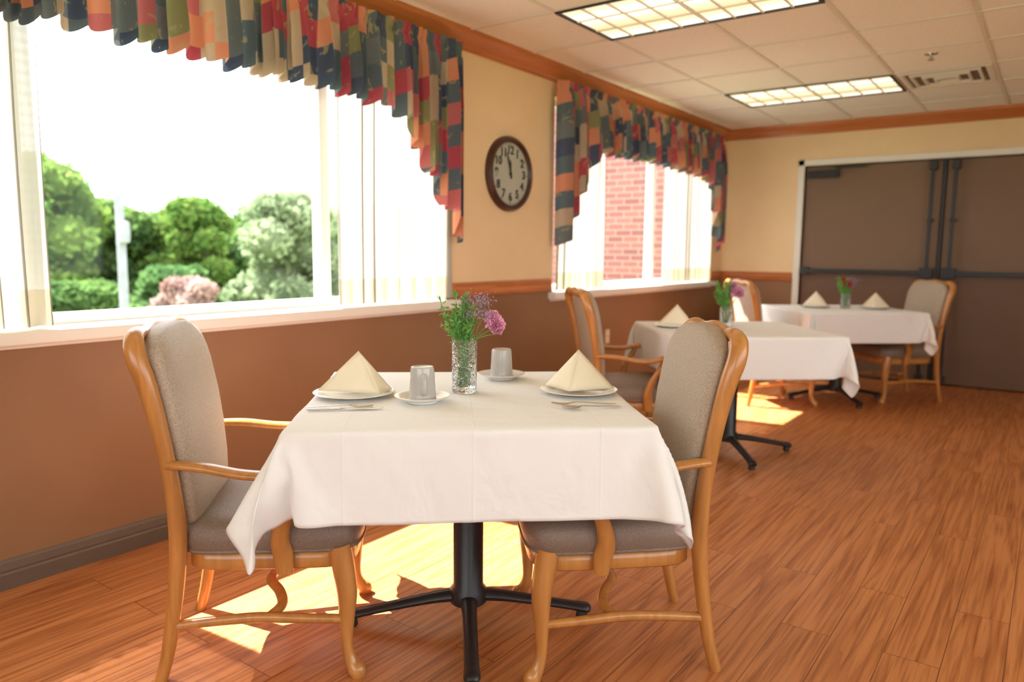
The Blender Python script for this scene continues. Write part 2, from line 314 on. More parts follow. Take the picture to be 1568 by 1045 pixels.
# fluorescent troffers
b=MB(); L_,W_=1.22,.63
fr=.018; z0=-.014
b.box((0,0,z0),(L_,fr,0),0); b.box((0,W_-fr,z0),(L_,W_,0),0); b.box((0,0,z0),(fr,W_,0),0); b.box((L_-fr,0,z0),(L_,W_,0),0)
b2=MB(); b2.add([(fr,fr,-.004),(L_-fr,fr,-.004),(L_-fr,W_-fr,-.004),(fr,W_-fr,-.004)],[(0,3,2,1)])
b3=MB()
for k in range(1,8): x=L_*k/8; b3.box((x-.006,fr,-.013),(x+.006,W_-fr,-.005))
for k in range(1,3): y=W_*k/3; b3.box((fr,y-.006,-.013),(L_-fr,y+.006,-.005))
fm=[('housing_frame',b.mesh('troffer_frame',['blackmetal'],False)),('lens',b2.mesh('troffer_lens',['lamp'],False)),('louvers',b3.mesh('troffer_louver',['louver'],False))]
for x in (.65,3.70):
    for y in (-1.56,.96,3.48,6.0): group('ceiling_light_fixture',fm,(x,y,ZC-.001))
# air vent
b=MB()
for i,(s,z) in enumerate(((.29,-.008),(.22,-.014),(.15,-.018),(.08,-.022))):
    t=.016 if i else .03
    pr=[(s,0),(s-t*.2,z),(s-t,z),(s-t*1.6,0)]
    v=[];f=[]
    for r_,zz in pr:
        for cx,cy in ((1,1),(-1,1),(-1,-1),(1,-1)): v.append((cx*r_,cy*r_,zz))
    for j in range(3):
        for k in range(4): k2=(k+1)%4; f.append((j*4+k,j*4+k2,j*4+4+k2,j*4+4+k))
    b.add(v,f,0)
b.add([(-.28,-.28,-.002),(.28,-.28,-.002),(.28,.28,-.002),(-.28,.28,-.002)],[(0,1,2,3)],1)
link('ceiling_air_vent',b.mesh('vent',['grid','base'],False),None,(2.18,6.32,ZC-.005))
b=MB(); b.lathe([(0,0),(.04,0),(.038,-.006),(.012,-.01),(.012,-.03),(.02,-.035),(.02,-.04),(0,-.04)],20); link('fire_sprinkler',b.mesh('spr',['steel']),None,(2.17,5.55,ZC))
# windows
def window(name,W,mull):
    y0,y1,z0,z1=W; b=MB(); xo,xi=-.13,-.07; t=.04
    b.box((xo,y0,z0),(xi,y1,z0+t)); b.box((xo,y0,z1-t),(xi,y1,z1)); b.box((xo,y0,z0+t),(xi,y0+t,z1-t)); b.box((xo,y1-t,z0+t),(xi,y1,z1-t))
    for m in mull: b.box((xo,m-.028,z0+t),(xi+.008,m+.028,z1-t))
    p=MB(); p.add([(-.1,y0+.02,z0+.02),(-.1,y1-.02,z0+.02),(-.1,y1-.02,z1-.02),(-.1,y0+.02,z1-.02)],[(0,1,2,3)])
    s=MB(); s.box((-.13,y0,.86),(0,y1,.92)); s.box((0,y0-.06,.868),(.075,y1+.06,.915)); s.box((0,y0-.04,.85),(.02,y1+.04,.868))
    e=group(name,[('frame',b.mesh('wf',['white'],False)),('glass_pane',p.mesh('wp',['pane'],False)),('sill',s.mesh('ws',['white'],False))],(0,0,0))
    for c in e.children:
        if c.name.startswith('sill'): bevel(c,.006)
    return e
window('window_1',W1,[1.12,2.50]); window('window_2',W2,[5.10,6.25])
def fillwin(name,fn,W):  # plain frame for the added, unseen fill-light openings
    a,c,z0,z1=W; b=MB(); t=.05
    L=lambda u0,u1,za,zb: b.box(*fn(u0,u1,za,zb))
    L(a,c,z0,z0+t); L(a,c,z1-t,z1); L(a,a+t,z0+t,z1-t); L(c-t,c,z0+t,z1-t)
    for k in (1,2): m=a+(c-a)*k/3; L(m-.03,m+.03,z0+t,z1-t)
    return link(name,b.mesh(name,['white'],False))
fillwin('fill_window_right',lambda u0,u1,za,zb:((XR+.06,u0,za),(XR+.12,u1,zb)),W3)  # added out of view: right-wall opening for sky fill
fillwin('fill_window_front',lambda u0,u1,za,zb:((u0,Y0-.12,za),(u1,Y0-.06,zb)),W4)  # added behind the camera: opening that brightens surfaces facing it
# curtains
def curtain(name,ya,yb,zt,zb,x0=.028,amp=.018,pitch=.098):
    nc=int((yb-ya)/.006); nr=26; v=[];f=[];uv=[]
    ph=rng.uniform(0,6,4)
    for j in range(nr+1):
        t=j/nr; z=zb+(zt-zb)*t
        for i in range(nc+1):
            y=ya+(yb-ya)*i/nc; s=2*math.pi*(y/pitch+.4*math.sin(y*7+ph[0])+.15*math.sin(t*2.5+ph[1]+y*2))
            x=x0+amp*(1-.25*t)*(math.sin(s)+.3*math.sin(2.3*s+ph[2]+t*1.2))
            v.append((min(.05,max(x,.006)),y+.016*math.cos(s),z)); uv.append((y*2.2,z-zb))
    for j in range(nr):
        for i in range(nc): a=j*(nc+1)+i; f.append((a,a+1,a+nc+2,a+nc+1))
    me=bpy.data.meshes.new(name); me.from_pydata(v,[],f); me.materials.append(M['sheer']); l=me.uv_layers.new(name='UVMap')
    for lp in me.loops: l.data[lp.index].uv=uv[lp.vertex_index]
    for p in me.polygons: p.use_smooth=True
    return link(name,me)
curtain('sheer_curtain',.20,1.19,2.33,.925); curtain('sheer_curtain',2.50,3.36,2.33,.925)
curtain('sheer_curtain',4.52,5.20,2.33,.925); curtain('sheer_curtain',6.27,7.46,2.33,.925)
def interp(pts,x):
    xs=[p[0] for p in pts]; ys=[p[1] for p in pts]; return float(np.interp(x,xs,ys))
def valance(name,ya,yb,hem,seed):
    r=np.random.default_rng(seed); ph=r.uniform(0,6,6)
    nc=int((yb-ya)/.005); nr=34; v=[];f=[];uv=[]; zt=2.372
    for j in range(nr+1):
        t=j/nr
        for i in range(nc+1):
            y=ya+(yb-ya)*i/nc
            s=2*math.pi*(y/.066+.5*math.sin(y*5+ph[1])+.3*math.sin(y*13+ph[2]))
            s2=2*math.pi*(y/.16+.3*math.sin(y*3+ph[3]))
            h=interp(hem,y)+.010*math.sin(s)+.012*math.sin(s2)
            z=zt+(h-zt)*t
            d=zt-z
            pinch=math.exp(-((d-.055)/.02)**2)
            a=.012+.024*min(1,d/.35); a*= (1-.75*pinch)
            x=.106+.010*(1-pinch)+a*math.sin(s)+.020*min(1,d/.3)*math.sin(s2+.4*d)
            ed=min(y-ya,yb-y)
            if ed<.05: x=.056+(x-.056)*(ed/.05)**.5
            v.append((max(.056,x),y+.010*math.cos(s)*min(1,d/.2),z)); uv.append((y*1.75+.014*math.sin(s),d+ (2 if seed>3 else 0)+.02*math.sin(s2)))
    for j in range(nr):
        for i in range(nc): a=j*(nc+1)+i; f.append((a,a+1,a+nc+2,a+nc+1))
    me=bpy.data.meshes.new(name); me.from_pydata(v,[],f); me.materials.append(M['valance']); l=me.uv_layers.new(name='UVMap')
    for lp in me.loops: l.data[lp.index].uv=uv[lp.vertex_index]
    for p in me.polygons: p.use_smooth=True
    return link(name,me)
valance('window_valance',.12,3.40,[(.12,1.25),(.32,1.5),(.55,1.88),(1.2,1.97),(1.8,1.955),(2.4,1.955),(2.80,1.93),(2.92,1.87),(2.94,1.79),(3.02,1.75),(3.05,1.63),(3.15,1.59),(3.18,1.47),(3.27,1.43),(3.30,1.30),(3.40,1.26)],2)
valance('window_valance',4.44,7.52,[(4.44,1.25),(4.52,1.27),(4.54,1.42),(4.62,1.46),(4.65,1.60),(4.74,1.63),(4.78,1.78),(4.9,1.87),(5.0,1.94),(6.0,1.96),(7.0,1.93),(7.10,1.88),(7.18,1.82),(7.22,1.64),(7.32,1.60),(7.35,1.40),(7.52,1.22)],5)
# doors
for k,(a,c) in enumerate(((DX0,2.025),(2.055,DX1))):
    b=MB(); b.box((a+.004,YB+.03,.012),(c-.004,YB+.075,DZ-.006))
    h=MB()
    zb=1.035; yb=YB-.045
    hinge=a+.05 if k==0 else c-.05; lat=c-.075 if k==0 else a+.075
    h.box((min(hinge,lat),yb-.012,zb-.022),(max(hinge,lat),yb+.022,zb+.022))
    h.box((hinge-.04,yb-.014,zb-.035),(hinge+.04,YB+.03,zb+.035))
    h.box((lat-.055,yb-.016,zb-.045),(lat+.055,YB+.03,zb+.05))
    h.box((lat-.015,yb-.005,zb),(lat+.015,yb+.018,DZ-.06)); h.box((lat-.03,yb-.01,DZ-.1),(lat+.03,YB+.03,DZ-.02))
    h.box((lat-.015,yb-.005,.05),(lat+.015,yb+.018,zb)); h.box((lat-.03,yb-.01,.03),(lat+.03,YB+.03,.09)); h.box((lat-.022,yb-.01,1.5),(lat+.022,YB+.03,1.53))
    hx=a+.02 if k==0 else c-.32
    h.box((hx,YB-.03,DZ-.125),(hx+.3,YB+.03,DZ-.055)); h.box((hx+.26,YB-.045,DZ-.04),(hx+.56 if k==0 else hx+.3,YB-.025,DZ-.022))
    e=group('door_%d'%(k+1),[('door_leaf',b.mesh('dl',['door'],False)),('panic_bar',h.mesh('pb',['blackmetal'],False))],(0,0,0))
    for cc in e.children: bevel(cc,.004)
b=MB()
b.box((DX0-.065,YB-.018,0),(DX0,YB+.11,DZ+.06)); b.box((DX1,YB-.018,0),(DX1+.065,YB+.11,DZ+.06)); b.box((DX0-.065,YB-.018,DZ),(DX1+.065,YB+.11,DZ+.06))
bevel(link('trim_6',b.mesh('door_frame',['doorframe'],False)),.006)
b=MB(); b.box((2.027,YB+.02,.01),(2.053,YB+.09,DZ)); link('trim_7',b.mesh('door_mullion',['blackmetal'],False))
b=MB(); b.box((DX0-.2,YB+.16,0),(DX1+.2,YB+.2,2.3)); link('wall_corridor',b.mesh('corr',['door'],False))
# outlet
b=MB(); b.box((0,-.036,-.058),(.006,.036,.058),0); b.box((.006,-.017,.008),(.009,.017,.04),1); b.box((.006,-.017,-.04),(.009,.017,-.008),1)
bevel(link('wall_outlet',b.mesh('outlet',['outlet','white'],False),None,(0,5.33,.52)),.002)
# clock
b=MB(); R=.24
b.lathe([(R-.042,.018),(R-.038,.034),(R-.026,.045),(R-.012,.04),(R,.02),(R,0),(0,0)],64)
f=MB(); f.lathe([(0,.02),(R-.038,.02)],64)
k=MB()
for i in range(60):
    a=math.radians(6*i); r0=R-.056 if i%5 else R-.064; r1=R-.046; wd=.0012 if i%5 else .003
    c,s=math.sin(a),math.cos(a); px,py=s,-c
    k.add([(c*r0-px*wd,s*r0-py*wd,.0215),(c*r0+px*wd,s*r0+py*wd,.0215),(c*r1+px*wd,s*r1+py*wd,.0215),(c*r1-px*wd,s*r1-py*wd,.0215)],[(0,1,2,3)])
def hand(mb,ang,L,w,z):
    c,s=math.sin(ang),math.cos(ang); px,py=s,-c
    pr=[(-.03,w*.5),(0,w*.8),(L*.7,w),(L,.0008)]
    v=[]
    for zz in (z,z+.0015):
        v+=[(c*r-px*q,s*r-py*q,zz) for r,q in pr]+[(c*r+px*q,s*r+py*q,zz) for r,q in pr[::-1]]
    mb.add(v,[tuple(range(8)),tuple(range(15,7,-1))]+[(i,(i+1)%8,8+(i+1)%8,8+i) for i in range(8)])
hand(k,math.radians(-2),.09,.009,.024); hand(k,math.radians(-18),.145,.006,.027); k.lathe([(0,.031),(.01,.03),(.01,.02)],16)
parts=[('rim',b.mesh('cr',['clockrim'])),('dial',f.mesh('cf',['clockface'])),('hands',k.mesh('ch',['ink'],False))]
ce=group('wall_clock',parts,(.001,3.95,1.70),rot=(math.pi/2,0,math.pi/2))
for i in range(1,13):
    cu=bpy.data.curves.new('num','FONT'); cu.body=str(i); cu.size=.074; cu.align_x='CENTER'; cu.align_y='CENTER'; cu.extrude=.0008; cu.offset=.002
    o=link('numeral',cu,ce); a=math.radians(30*i); rr=R-.092; o.location=(math.sin(a)*rr,math.cos(a)*rr,.0225); cu.materials.append(M['ink'])

# ------------------------------------------------------------ dining chair
def armtubes(w,s):
    w.tube([(-.232,s*.236,.625,.014,.012),(-.20,s*.25,.63,.019,.012),(-.12,s*.268,.625,.024,.013),(-.02,s*.285,.608,.025,.013),(.07,s*.292,.605,.024,.013),(.15,s*.285,.62,.025,.014),(.185,s*.28,.618,.02,.012),(.195,s*.279,.613,.01,.008)],n=14,ref=(0,1,0))
    w.tube([(.15,s*.283,.615,.016,.014),(.125,s*.287,.56,.017,.016),(.085,s*.28,.49,.020,.017),(.065,s*.266,.42,.025,.018),(.07,s*.256,.37,.028,.018),(.075,s*.252,.315,.022,.014)],n=12,ref=(1,0,0))
def chair_parts():
    w=MB()
    sd=[(-.275,.215,0,.017,.017),(-.25,.212,.10,.019,.020),(-.222,.215,.28,.022,.023),(-.210,.222,.42,.024,.025),(-.215,.23,.55,.022,.022),(-.235,.236,.70,.022,.021),(-.262,.244,.84,.025,.022),(-.284,.245,.91,.027,.022),(-.296,.228,.956,.026,.022),(-.303,.18,.975,.022,.02),(-.306,.10,.970,.02,.02),(-.308,0,.98,.02,.022)]
    path=sd+[(p[0],-p[1],p[2],p[3],p[4]) for p in sd[-2::-1]]
    w.tube(path,n=14,res=5,ref=(1,0,.01))
    for s in (1,-1):
        w.tube([(.22,s*.232,.38,.032,.032),(.232,s*.238,.31,.032,.031),(.24,s*.243,.24,.028,.027),(.238,s*.245,.16,.021,.020),(.238,s*.248,.085,.0165,.0165),(.25,s*.256,.04,.020,.018),(.265,s*.264,.018,.026,.021),(.268,s*.266,0,.02,.017)],n=14,ref=(1,0,0))
        armtubes(w,s)
        w.tube([(.236,s*.245,.165,.013,.013),(.12,s*.24,.172,.013,.014),(0,s*.23,.178,.013,.015),(-.12,s*.222,.172,.013,.014),(-.24,s*.213,.16,.013,.013)],n=10,ref=(0,1,0))
    w.tube([(.02,.232,.178,.014,.011),(.05,.17,.182,.015,.012),(.035,.10,.19,.016,.013),(0,.03,.195,.016,.013),(0,-.03,.195,.016,.013),(.035,-.10,.19,.016,.013),(.05,-.17,.182,.015,.012),(.02,-.232,.178,.014,.011)],n=10,ref=(1,0,0))
    def outline(inset,n=48):
        o=[]
        for k in range(n):
            a=2*math.pi*k/n; ca,sa=math.cos(a),math.sin(a); e=.30
            X=math.copysign(abs(ca)**e,ca); Y=math.copysign(abs(sa)**e,sa)
            x=.03+X*(.245-inset)+ .015*(1-Y*Y)*(X>0)
            hw=.228+(.266-.228)*(x+.215)/.49
            o.append((x,Y*(hw-inset)))
        return o
    def slab(mb,layers,mi=0):
        v=[];f=[];n=48
        for z,i in layers: v+=[(x,y,z) for x,y in outline(i)]
        for j in range(len(layers)-1):
            for k in range(n): k2=(k+1)%n; f.append((j*n+k,j*n+k2,(j+1)*n+k2,(j+1)*n+k))
        f.append(tuple(range(n-1,-1,-1))); 
        c=len(v); v.append((.03,0,layers[-1][0]+.001)); j=(len(layers)-1)*n
        f+=[(j+k,j+(k+1)%n,c) for k in range(n)]
        mb.add(v,f,mi)
    slab(w,[(.318,.018),(.323,.014),(.362,.014),(.367,.022)])
    s_=MB(); slab(s_,[(.365,.022),(.371,.006),(.381,.0),(.41,-.004),(.432,0),(.447,.008),(.458,.024),(.466,.055),(.472,.11),(.476,.17),(.477,.21)])
    o=outline(.001); s_.tube([(x,y,.376,.005,.005) for x,y in o]+[(o[0][0],o[0][1],.376,.005,.005)],n=6,res=1,ref=(0,0,1),caps=False)
    p=MB()
    zs=[(.435,.15,.02),(.44,.19,.035),(.46,.205,.045),(.56,.214,.05),(.66,.222,.054),(.76,.229,.056),(.86,.234,.055),(.90,.232,.054),(.93,.222,.052),(.955,.200,.048),(.972,.165,.044),(.985,.115,.038),(.992,.05,.022)]
    n=40;v=[];f=[]
    for z,hw,th in zs:
        xc=float(np.interp(z,[.42,.55,.70,.84,.92,.975,1.02],[-.192,-.198,-.215,-.240,-.260,-.277,-.285]))
        for k in range(n):
            a=2*math.pi*k/n; ca,sa=math.cos(a),math.sin(a)
            X=math.copysign(abs(ca)**.8,ca); Y=math.copysign(abs(sa)**.5,sa)
            tt=th*(.75 if X<0 else .9)
            v.append((xc+X*tt*.9+ .010*Y*Y ,Y*hw,z))
    for j in range(len(zs)-1):
        for k in range(n): k2=(k+1)%n; f.append((j*n+k,j*n+k2,(j+1)*n+k2,(j+1)*n+k))
    f+=[tuple(range(n-1,-1,-1)),tuple((len(zs)-1)*n+k for k in range(n))]
    p.add(v,f)
    return [('wood_frame',w.mesh('chair_frame',['chairwood'],True,60)),('seat_cushion',s_.mesh('chair_seat',['seat'],True,60)),('back_cushion',p.mesh('chair_back',['fabric'],True,60))]
CP=chair_parts()
R_=math.radians
CH=((1.03,1.35,45),(1.86,1.99,219.5),(.90,3.91,43),(1.08,6.13,43),(1.88,6.94,222))
for (x,y,a) in CH: group('dining_chair',CP,(x,y,0),R_(a))

# ------------------------------------------------------------ table + cloth
TW,TD,TZ=.95,.90,.752
TABS=((1.455,1.785,41),(1.38,4.36,41),(1.50,6.55,41))
def simcloth(push=False,ov=.245,seed=0):
    hw,hd=TW/2,TD/2
    nx,ny=72,70
    me=bpy.data.meshes.new('cl'); v=[];f=[]
    X=np.linspace(-hw-ov,hw+ov,nx+1); Y=np.linspace(-hd-ov,hd+ov,ny+1)
    for j in range(ny+1):
        for i in range(nx+1):
            out=max(abs(X[i])-hw,abs(Y[j])-hd,0)
            v.append((X[i],Y[j],-out*.05+.008*math.sin(X[i]*17+1+seed)*(out>0)+.008*math.sin(Y[j]*15+2+seed)*(out>0)))
    for j in range(ny):
        for i in range(nx): a=j*(nx+1)+i; f.append((a,a+1,a+nx+2,a+nx+1))
    me.from_pydata(v,[],f); o=bpy.data.objects.new('cl',me); COL.objects.link(o)
    vg=o.vertex_groups.new(name='pin'); vg.add([k for k,p in enumerate(v) if abs(p[0])<hw-.004 and abs(p[1])<hd-.004],1,'REPLACE')
    m=o.modifiers.new('c','CLOTH'); s=m.settings
    s.quality=8; s.mass=.25; s.air_damping=3; s.tension_stiffness=20; s.compression_stiffness=20; s.shear_stiffness=12; s.bending_stiffness=.4
    s.tension_damping=10; s.compression_damping=10; s.shear_damping=10; s.bending_damping=2
    s.vertex_group_mass='pin'; m.collision_settings.use_collision=True; m.collision_settings.distance_min=.005; m.collision_settings.use_self_collision=False
    cols=[]
    cb=MB(); cb.box((-hw+.002,-hd+.002,-.09),(hw-.002,hd-.002,-.006)); cols.append(link('coll',cb.mesh('coll',['linen'],False)))
    if push:
        ab=MB()
        for sx,ox,oy,zz in ((-1,.11,.05,-.27),(1,.04,.06,-.27)):
            ab.tube([(sx*(hw-.03),-hd+.03,-.06,.02,.02),(sx*(hw+ox*.5),-hd-oy*.5,-.15,.018,.018),(sx*(hw+ox),-hd-oy,zz,.016,.016)],n=10)
        cols.append(link('coll',ab.mesh('coll',['linen'],False)))
    for co in cols:
        co.modifiers.new('k','COLLISION'); co.collision.thickness_outer=.006
    m.point_cache.frame_start=1; m.point_cache.frame_end=70
    for fr_ in range(1,66): sc.frame_set(fr_)
    dg=bpy.context.evaluated_depsgraph_get(); ev=o.evaluated_get(dg); nm=bpy.data.meshes.new_from_object(ev); nm.name='tablecloth'
    A=np.empty(len(nm.vertices)*3); nm.vertices.foreach_get('co',A); A=A.reshape(-1,3)
    print('CLOTH z',A[:,2].min(),'x',A[:,0].min(),A[:,0].max(),'corner',A[0],A[nx],A[-1])
    bpy.data.objects.remove(o)
    for co in cols: bpy.data.objects.remove(co)
    sc.frame_set(1)
    if not np.isfinite(A).all() or A[:,2].min()>-.1 or A[:,2].min()<-.7: return None
    for p in nm.polygons: p.use_smooth=True
    nm.materials.clear(); nm.materials.append(M['linen'])
    return nm
def proccloth():
    hw,hd=TW/2,TD/2; ov=.235; n=72
    v=[];f=[]
    X=np.linspace(-hw-ov,hw+ov,n+1); Y=np.linspace(-hd-ov,hd+ov,n+1)
    for y in Y:
        for x in X:
            p=max(abs(x)-hw,0); q=max(abs(y)-hd,0); sx=np.sign(x);sy=np.sign(y)
            if p>0 and q>0:
                r=math.hypot(p,q); th=math.atan2(q,p); ph=.1+.55*math.sin(2*th)**1.5
                v.append((sx*(hw+r*math.sin(ph)*math.cos(th)),sy*(hd+r*math.sin(ph)*math.sin(th)),-r*math.cos(ph)))
            else:
                d=p+q; wv=.012*math.sin((y if p>0 else x)*18)*d/ov+.1*d
                v.append((sx*(min(abs(x),hw)+(wv if p>0 else 0)),sy*(min(abs(y),hd)+(wv if q>0 else 0)),-d))
    for j in range(n):
        for i in range(n): a=j*(n+1)+i; f.append((a,a+1,a+n+2,a+n+1))
    me=bpy.data.meshes.new('tablecloth'); me.from_pydata(v,[],f); me.materials.append(M['linen'])
    for p in me.polygons: p.use_smooth=True
    return me
CL=[]
for args in ((True,.25,0),(False,.24,2)):
    c_=None
    try: c_=simcloth(*args)
    except Exception as e: print('SIMFAIL',e)
    if c_ is None: print('PROC CLOTH'); c_=proccloth()
    CL.append(c_)
t=MB(); t.box((-TW/2+.006,-TD/2+.006,-.032),(TW/2-.006,TD/2-.006,-.004)); top=t.mesh('table_top',['door'],False)
s=MB()
s.lathe([(.0,.715),(.13,.715),(.13,.70),(.05,.69),(.048,.66),(.048,.13),(.06,.115),(.06,.075),(.055,.07),(0,.07)],28)
for k in range(4):
    a=math.pi/2*k; c,d=math.cos(a),math.sin(a)
    s.tube([(.03*c,.03*d,.095,.028,.022),(.12*c,.12*d,.085,.024,.018),(.25*c,.25*d,.062,.022,.015),(.34*c,.34*d,.045,.022,.015),(.385*c,.385*d,.036,.024,.017),(.40*c,.40*d,.03,.018,.012)],n=10,ref=(-d,c,0))
    s.lathe([(0,.03),(.017,.028),(.02,.006),(.016,0),(0,0)],14,0,.375*c,.375*d,0)
ped=s.mesh('pedestal',['black'],True,40)
for ti,(x,y,a) in enumerate(TABS):
    e=bpy.data.objects.new('dining_table',None); COL.objects.link(e); e.location=(x,y,0); e.rotation_euler=(0,0,R_(a))
    link('tabletop',top,e,(0,0,TZ)); link('pedestal_base',ped,e)
    o=link('tablecloth',CL[0 if ti==0 else 1],e,(0,0,TZ+.004)); 
    sm=o.modifiers.new('s','SUBSURF'); sm.levels=1; sm.render_levels=1
    so=o.modifiers.new('t','SOLIDIFY'); so.thickness=.0015
TOP=TZ+.0062
# ------------------------------------------------------------ tableware
b=MB(); b.lathe([(0,.002),(.05,.002),(.075,.002),(.082,.005),(.100,.009),(.122,.013),(.125,.0145),(.122,.016),(.100,.012),(.082,.008),(.075,.006),(0,.006)],48); PL=[('plate_body',b.mesh('plate',['china']))]
b=MB(); b.lathe([(0,0),(.045,0),(.047,.004),(.065,.011),(.081,.019),(.083,.021),(.08,.0215),(.064,.015),(.046,.008),(.03,.007),(0,.007)],40); SA=b.mesh('saucer',['china'])
b=MB(); b.lathe([(0,.096),(.026,.096),(.030,.098),(.033,.097),(.035,.090),(.0365,.06),(.039,.02),(.0405,.004),(.0415,0),(.039,-.0005),(.0375,.004),(.036,.05),(.033,.088),(0,.09)],40)
b.tube([(.036,0,.076,.007,.005),(.055,0,.078,.007,.005),(.066,0,.063,.007,.005),(.066,0,.042,.007,.005),(.056,0,.025,.007,.005),(.038,0,.022,.007,.005)],n=10,ref=(0,1,0))
MG=b.mesh('mug',['mug'],True,50)
def napkin(L,F,R,A):
    Bk=((L[0]+R[0])/2,(L[1]+R[1])/2+.01)
    b=MB()
    def tri(p,q,r,bul):
        n=8;v=[];idx={};p,q,r=map(np.array,(p,q,r)); nn=np.cross(q-p,r-p); nn/=np.linalg.norm(nn)
        for i in range(n+1):
            for j in range(n+1-i):
                a,c=i/n,j/n; k=1-a-c; idx[(i,j)]=len(v); v.append(p*k+q*a+r*c+nn*bul*27*k*a*c)
        f=[]
        for i in range(n):
            for j in range(n-i):
                f.append((idx[(i,j)],idx[(i+1,j)],idx[(i,j+1)]))
                if j<n-i-1: f.append((idx[(i+1,j)],idx[(i+1,j+1)],idx[(i,j+1)]))
        b.add(v,f)
    A3=(A[0],A[1],A[2]); z=lambda p,h=0.0:(p[0],p[1],h)
    tri(A3,z(L),z(F),.006); tri(A3,z(F),z(R),.006)
    A4=(A[0],A[1]+.006,A[2]-.008)
    Fi=(F[0]*.55,F[1]*.3+.005,0); Li=(L[0]*.93,L[1]+.012,0); Ri=(R[0]*.93,R[1]+.012,0)
    tri(A4,Li,Fi,.003); tri(A4,Fi,Ri,.003)
    tri((A[0],A[1]+.01,A[2]-.01),(L[0]*.9,L[1]+.02,.001),(Bk[0],Bk[1]+.04,.001),-.004); tri((A[0],A[1]+.01,A[2]-.01),(Bk[0],Bk[1]+.04,.001),(R[0]*.9,R[1]+.02,.001),-.004)
    return b.mesh('napkin',['napkin'],True,20)
NA=napkin((-.112,-.005),(.085,-.05),(.112,.03),(.012,.015,.122))
NB=napkin((-.105,.045),(-.035,-.06),(.115,.0),(0,.015,.122))
yaw=.6289
def setting(x,y,nap,rz=yaw):
    group('dinner_plate',PL,(x,y,TOP-.002),0)
    o=link('folded_napkin',nap,None,(x,y,TOP+.0145),(0,0,rz)); so=o.modifiers.new('t','SOLIDIFY'); so.thickness=.0018
setting(1.195,1.545,NA); setting(1.715,2.02,NB)
def cup(x,y,rz): group('coffee_mug',[('mug_body',MG)],(x,y,TOP+.0085),rz); group('saucer',[('saucer_dish',SA)],(x,y,TOP),0)
cup(1.43,1.60,yaw-1.35); cup(1.37,2.07,yaw+2.0)
b=MB()
b.tube([(0,0,.002,.007,.0012),(.03,0,.003,.0065,.0012),(.08,0,.006,.0035,.0014),(.115,0,.008,.003,.0015),(.125,0,.007,.004,.0013)],n=8,ref=(0,1,0))
v=[];f=[];n=24
for j,(r,z) in enumerate(((1,.006),(.8,.0035),(.5,.002),(0.05,.0014))):
    for k in range(n): a=2*math.pi*k/n; v.append((.148+.028*r*math.cos(a),.018*r*math.sin(a)*(1-.15*math.cos(a)),z))
for j in range(3):
    for k in range(n): k2=(k+1)%n; f.append((j*n+k,j*n+k2,j*n+n+k2,j*n+n+k))
f.append(tuple(3*n+k for k in range(n))); b.add(v,f); SP=b.mesh('spoon',['steel'])
b=MB(); b.tube([(0,0,.002,.007,.0012),(.03,0,.003,.0065,.0012),(.08,0,.006,.0035,.0014),(.115,0,.008,.003,.0015),(.13,0,.006,.008,.0012),(.142,0,.004,.011,.0012),(.15,0,.003,.0115,.0011)],n=8,ref=(0,1,0))
for q in (-.0093,-.0031,.0031,.0093): b.tube([(.147,q,.003,.0018,.001),(.17,q,.004,.0016,.001),(.19,q*.95,.007,.0008,.0007)],n=6,res=3,ref=(0,1,0))
FK=b.mesh('fork',['steel'])
b=MB(); b.tube([(0,0,.003,.0075,.003),(.04,0,.003,.008,.003),(.09,0,.003,.006,.0028),(.10,0,.003,.006,.001),(.15,.001,.003,.0095,.0007),(.19,.003,.003,.008,.0006),(.21,.006,.003,.001,.0005)],n=8,ref=(0,1,0)); KN=b.mesh('knife',['steel'])
link('table_knife',KN,None,(1.262,1.312,TOP),(0,0,R_(44))); link('fork',FK,None,(1.228,1.335,TOP),(0,0,R_(38)))
link('spoon',SP,None,(1.93,1.90,TOP),(0,0,R_(228))); link('fork',FK,None,(1.90,1.925,TOP),(0,0,R_(220)))
